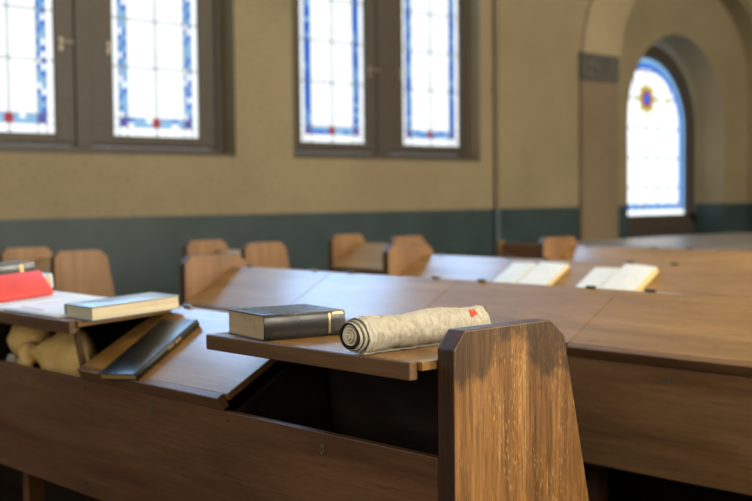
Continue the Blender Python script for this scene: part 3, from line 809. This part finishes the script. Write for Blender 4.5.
# inner spiral
bm = bmesh.new(); rows = []; T = 3.2; n_ = int(T * 32)
for k in range(n_ + 1):
    tt = k / n_; a = .8 + tt * T * 2 * PI; r = .0026 + .0200 * tt
    x0 = .0025 + .007 * tt + .001 * math.sin(a * 3)
    rows.append([bm.verts.new((x, r * math.cos(a) + .002 * (1 - tt), r * math.sin(a) * .97)) for x in (x0, x0 + .003, x0 + .03, .12)])
for k in range(n_):
    for j in range(3): bm.faces.new((rows[k][j], rows[k][j + 1], rows[k + 1][j + 1], rows[k + 1][j]))
o = mesh_obj('inner_spiral', bm, plain('cream core cloth', (.85, .78, .58), .9, .1), roll, 0, True)
so = o.modifiers.new('solid', 'SOLIDIFY'); so.thickness = .0040; so.offset = 0
# closing cloth at the far end
bm = bmesh.new(); bmesh.ops.create_uvsphere(bm, u_segments=24, v_segments=12, radius=1)
for v in bm.verts: v.co = Vector((SLEN - .012 + v.co.x * .014, v.co.y * .0325, v.co.z * .0315 - .001))
mesh_obj('far_end', bm, linen, roll, 0, True)
# red stitched mark
bm = bmesh.new()
def mark_pt(x, a):
    a2 = a - 2 * PI; tt = (-PI / 2 - a2) / (2 * PI); f1, f2 = fold(x, a2)
    r = rad(tt) + .0042 * f1 + .0022 * f2 + .0022 * math.sin(x * 30 + 1.0) * (0.6 + .4 * math.cos(a2))
    r *= 1 - .10 * max(0, (x - .30) / .1) ** 2
    r += .0022
    return Vector((x, r * math.cos(a), r * math.sin(a) * .97))
for (xa, xb, aa, ab) in ((.345, .352, 2.15, 2.60), (.352, .359, 2.3, 2.5), (.359, .364, 2.1, 2.55), (.338, .345, 2.4, 2.7)):
    p_ = [mark_pt(xa, aa + 0), mark_pt(xb, aa + .04), mark_pt(xb, ab), mark_pt(xa, ab - .05)]
    vs = [bm.verts.new(q_) for q_ in p_] + [bm.verts.new(q_ * 1.0 + Vector((0, 0, -.003))) for q_ in p_]
    for f in ((0, 1, 2, 3), (7, 6, 5, 4), (0, 4, 5, 1), (1, 5, 6, 2), (2, 6, 7, 3), (3, 7, 4, 0)): bm.faces.new([vs[i] for i in f])
recalc(bm); mesh_obj('red_stitching', bm, plain('red thread', (.75, .06, .03), .7), roll)

# ------------------------------------------------------------------ open books on the third pew
pgw = text_page('printed book page', (.74, .76, .70), (.30, .30, .32), 105, .35, 1)
def open_book(label, X0, y_left, u_foot, wL, wR, hgt, tL, tR, ang):
    """lies on the sloping lid; y_left = far end, runs towards -Y; foot edge u_foot from the hinge"""
    o = on_lid(X0, u_foot, y_left, TH, .0006)
    ex = Vector((0, -1, 0)); ey = Vector((math.cos(TH), 0, math.sin(TH))); nn_ = Vector((-math.sin(TH), 0, math.cos(TH)))
    a_ = ex * math.cos(ang) + ey * math.sin(ang); b_ = -ex * math.sin(ang) + ey * math.cos(ang)
    root = empty('open_book', o); tag(root, label, 'book')
    root.rotation_mode = 'QUATERNION'; root.rotation_quaternion = Matrix((a_, b_, nn_)).transposed().to_quaternion()
    bm = bmesh.new(); box(bm, -.004, wL + wR + .004, -.003, hgt + .003, 0, .0028); recalc(bm); mesh_obj('cover', bm, leather('brown cloth', (.10, .06, .03), .5), root, .0008)
    for s, w_, t_ in ((0, wL, tL), (1, wR, tR)):
        bm = bmesh.new(); K = 16; top = []
        for i in range(K + 1):
            f = i / K      # 0 at the gutter, 1 at the fore edge
            z = .003 + t_ * (1 - .25 * f) * min(1, (f / .14)) ** .5 * (1 + .12 * math.sin(f * PI)) + .002
            x = wL - f * wL if s == 0 else wL + f * w_
            if f == 1: pass
            top.append((x, z))
        A = [bm.verts.new((x, 0, z)) for x, z in top]; B = [bm.verts.new((x, hgt, z)) for x, z in top]
        C = [bm.verts.new((x, 0, .003)) for x, z in top]; D = [bm.verts.new((x, hgt, .003)) for x, z in top]
        for i in range(K):
            bm.faces.new((A[i], A[i + 1], B[i + 1], B[i])).material_index = 0
            bm.faces.new((C[i], C[i + 1], A[i + 1], A[i])).material_index = 1; bm.faces.new((D[i], D[i + 1], B[i + 1], B[i])).material_index = 1
            bm.faces.new((C[i], C[i + 1], D[i + 1], D[i])).material_index = 1
        bm.faces.new((A[K], B[K], D[K], C[K])).material_index = 1
        bmesh.ops.remove_doubles(bm, verts=bm.verts[:], dist=.0001)
        recalc(bm); mesh_obj('page_block', bm, [pgw, M['yellowpages']], root)
    return root
M['yellowpages'] = page_mat('yellowed page edges', (.78, .60, .26))
open_book('open book with pale pages on the third pew, the left one of two', 4.19, 3.725, .285, .155, .19, .215, .016, .024, 0.0)
open_book('open book with thick yellow page edge on the third pew, the right one of two', 4.19, 3.225, .290, .150, .19, .215, .012, .036, 0.0)

# ------------------------------------------------------------------ cloth bundle in the box
def blob(bm, c, r, sub=3, seed=0, amp=.12, freq=9, rot=0):
    vs = bmesh.ops.create_icosphere(bm, subdivisions=sub, radius=1)['verts']
    R_ = Matrix.Rotation(rot, 3, 'X')
    for v in vs:
        p = v.co.copy(); d = 1 + amp * noise.noise(p * 1.6 + Vector((seed, 0, 0))) + amp * .4 * noise.noise(p * 5 + Vector((0, seed, 0)))
        v.co = Vector(c) + R_ @ Vector((p.x * r[0] * d, p.y * r[1] * d, p.z * r[2] * d))
tan_ = None
m, nt, out = new_mat('khaki cotton'); bg = noise_t(nt, coords(nt), 12, 4, .6); wv = noise_t(nt, coords(nt), 90, 3, .6)
c = ramp(nt, [(.3, (.74, .49, .17)), (.7, (.92, .66, .27))], bg); bsdf(nt, out, c, .9, .2, bump=mth(nt, 'ADD', bg, mth(nt, 'MULTIPLY', wv, .3)), bump_s=.5, bdist=.01)
bag = empty('cloth_bag', (1.775, 3.42, H - .816)); tag(bag, 'knotted khaki cloth bag stuffed inside the open box under the left raised lid', 'bag')
bm = bmesh.new()
blob(bm, (0, -.085, .275), (.088, .150, .125), 4, 3, .18, rot=.25)
blob(bm, (-.01, .165, .355), (.075, .105, .070), 4, 9, .2, rot=-.15)
blob(bm, (0, -.02, .13), (.085, .18, .13), 3, 5, .1)
blob(bm, (-.080, .055, .325), (.034, .034, .038), 3, 5, .3)
blob(bm, (-.098, .035, .270), (.018, .022, .060), 3, 2, .3, rot=.3)
blob(bm, (-.095, .075, .262), (.016, .018, .050), 3, 8, .3, rot=-.3)
for v in bm.verts: v.co.z = max(v.co.z, .004)
o = mesh_obj('bag_body', bm, m, bag, 0, True)
rm = o.modifiers.new('remesh', 'REMESH'); rm.mode = 'VOXEL'; rm.voxel_size = .009; rm.use_smooth_shade = True
sm_ = o.modifiers.new('smooth', 'SMOOTH'); sm_.iterations = 4; sm_.factor = .6
bm = bmesh.new(); blob(bm, (-.085, .150, .275), (.022, .042, .030), 3, 4, .35, rot=.5)
o = mesh_obj('loose_end', bm, linen, bag, 0, True); o['label'] = 'grey white loose cloth end'
# grey pouch beside it
bm = bmesh.new(); blob(bm, (0, 0, .165), (.062, .085, .165), 4, 12, .2); recalc(bm)
for v in bm.verts: v.co.z = max(v.co.z, 0.001)
o = mesh_obj('pouch', bm, plain('dark grey green cloth', (.085, .085, .065), .8, nz=0), None, 0, True); o.location = (1.79, 3.055, H - .8195); tag(o, 'dark grey green cloth pouch in the open box behind the prop stick', 'pouch')

# ------------------------------------------------------------------ camera and world
def cam_axes(yaw, pit, rol):
    F = Vector((math.sin(yaw) * math.cos(pit), math.cos(yaw) * math.cos(pit), -math.sin(pit)))
    Rr = Vector((math.cos(yaw), -math.sin(yaw), 0)); D = F.cross(Rr)
    return math.cos(rol) * Rr + math.sin(rol) * D, -math.sin(rol) * Rr + math.cos(rol) * D, F
R2, D2, F = cam_axes(.749243, .0466536, .0102663)
cam = bpy.data.cameras.new('camera'); co = bpy.data.objects.new('camera', cam); COL.objects.link(co)
co.matrix_world = Matrix((R2, -D2, -F)).transposed().to_4x4(); co.location = (0, 0, H)
cam.sensor_width = 36; cam.lens = 36 * 1152.4 / 752; cam.clip_start = .05
cam.dof.use_dof = True; cam.dof.focus_distance = 2.30; cam.dof.aperture_fstop = 3.2
sc.camera = co
w = bpy.data.worlds.new('world'); sc.world = w; w.use_nodes = True
w.node_tree.nodes['Background'].inputs[0].default_value = (.75, .87, 1, 1); w.node_tree.nodes['Background'].inputs[1].default_value = .5
sc.view_settings.view_transform = 'Standard'; sc.view_settings.look = 'None'; sc.view_settings.gamma = 1
sc.view_settings.exposure = 1.1
sc.cycles.use_denoising = True
sc.cycles.max_bounces = 8
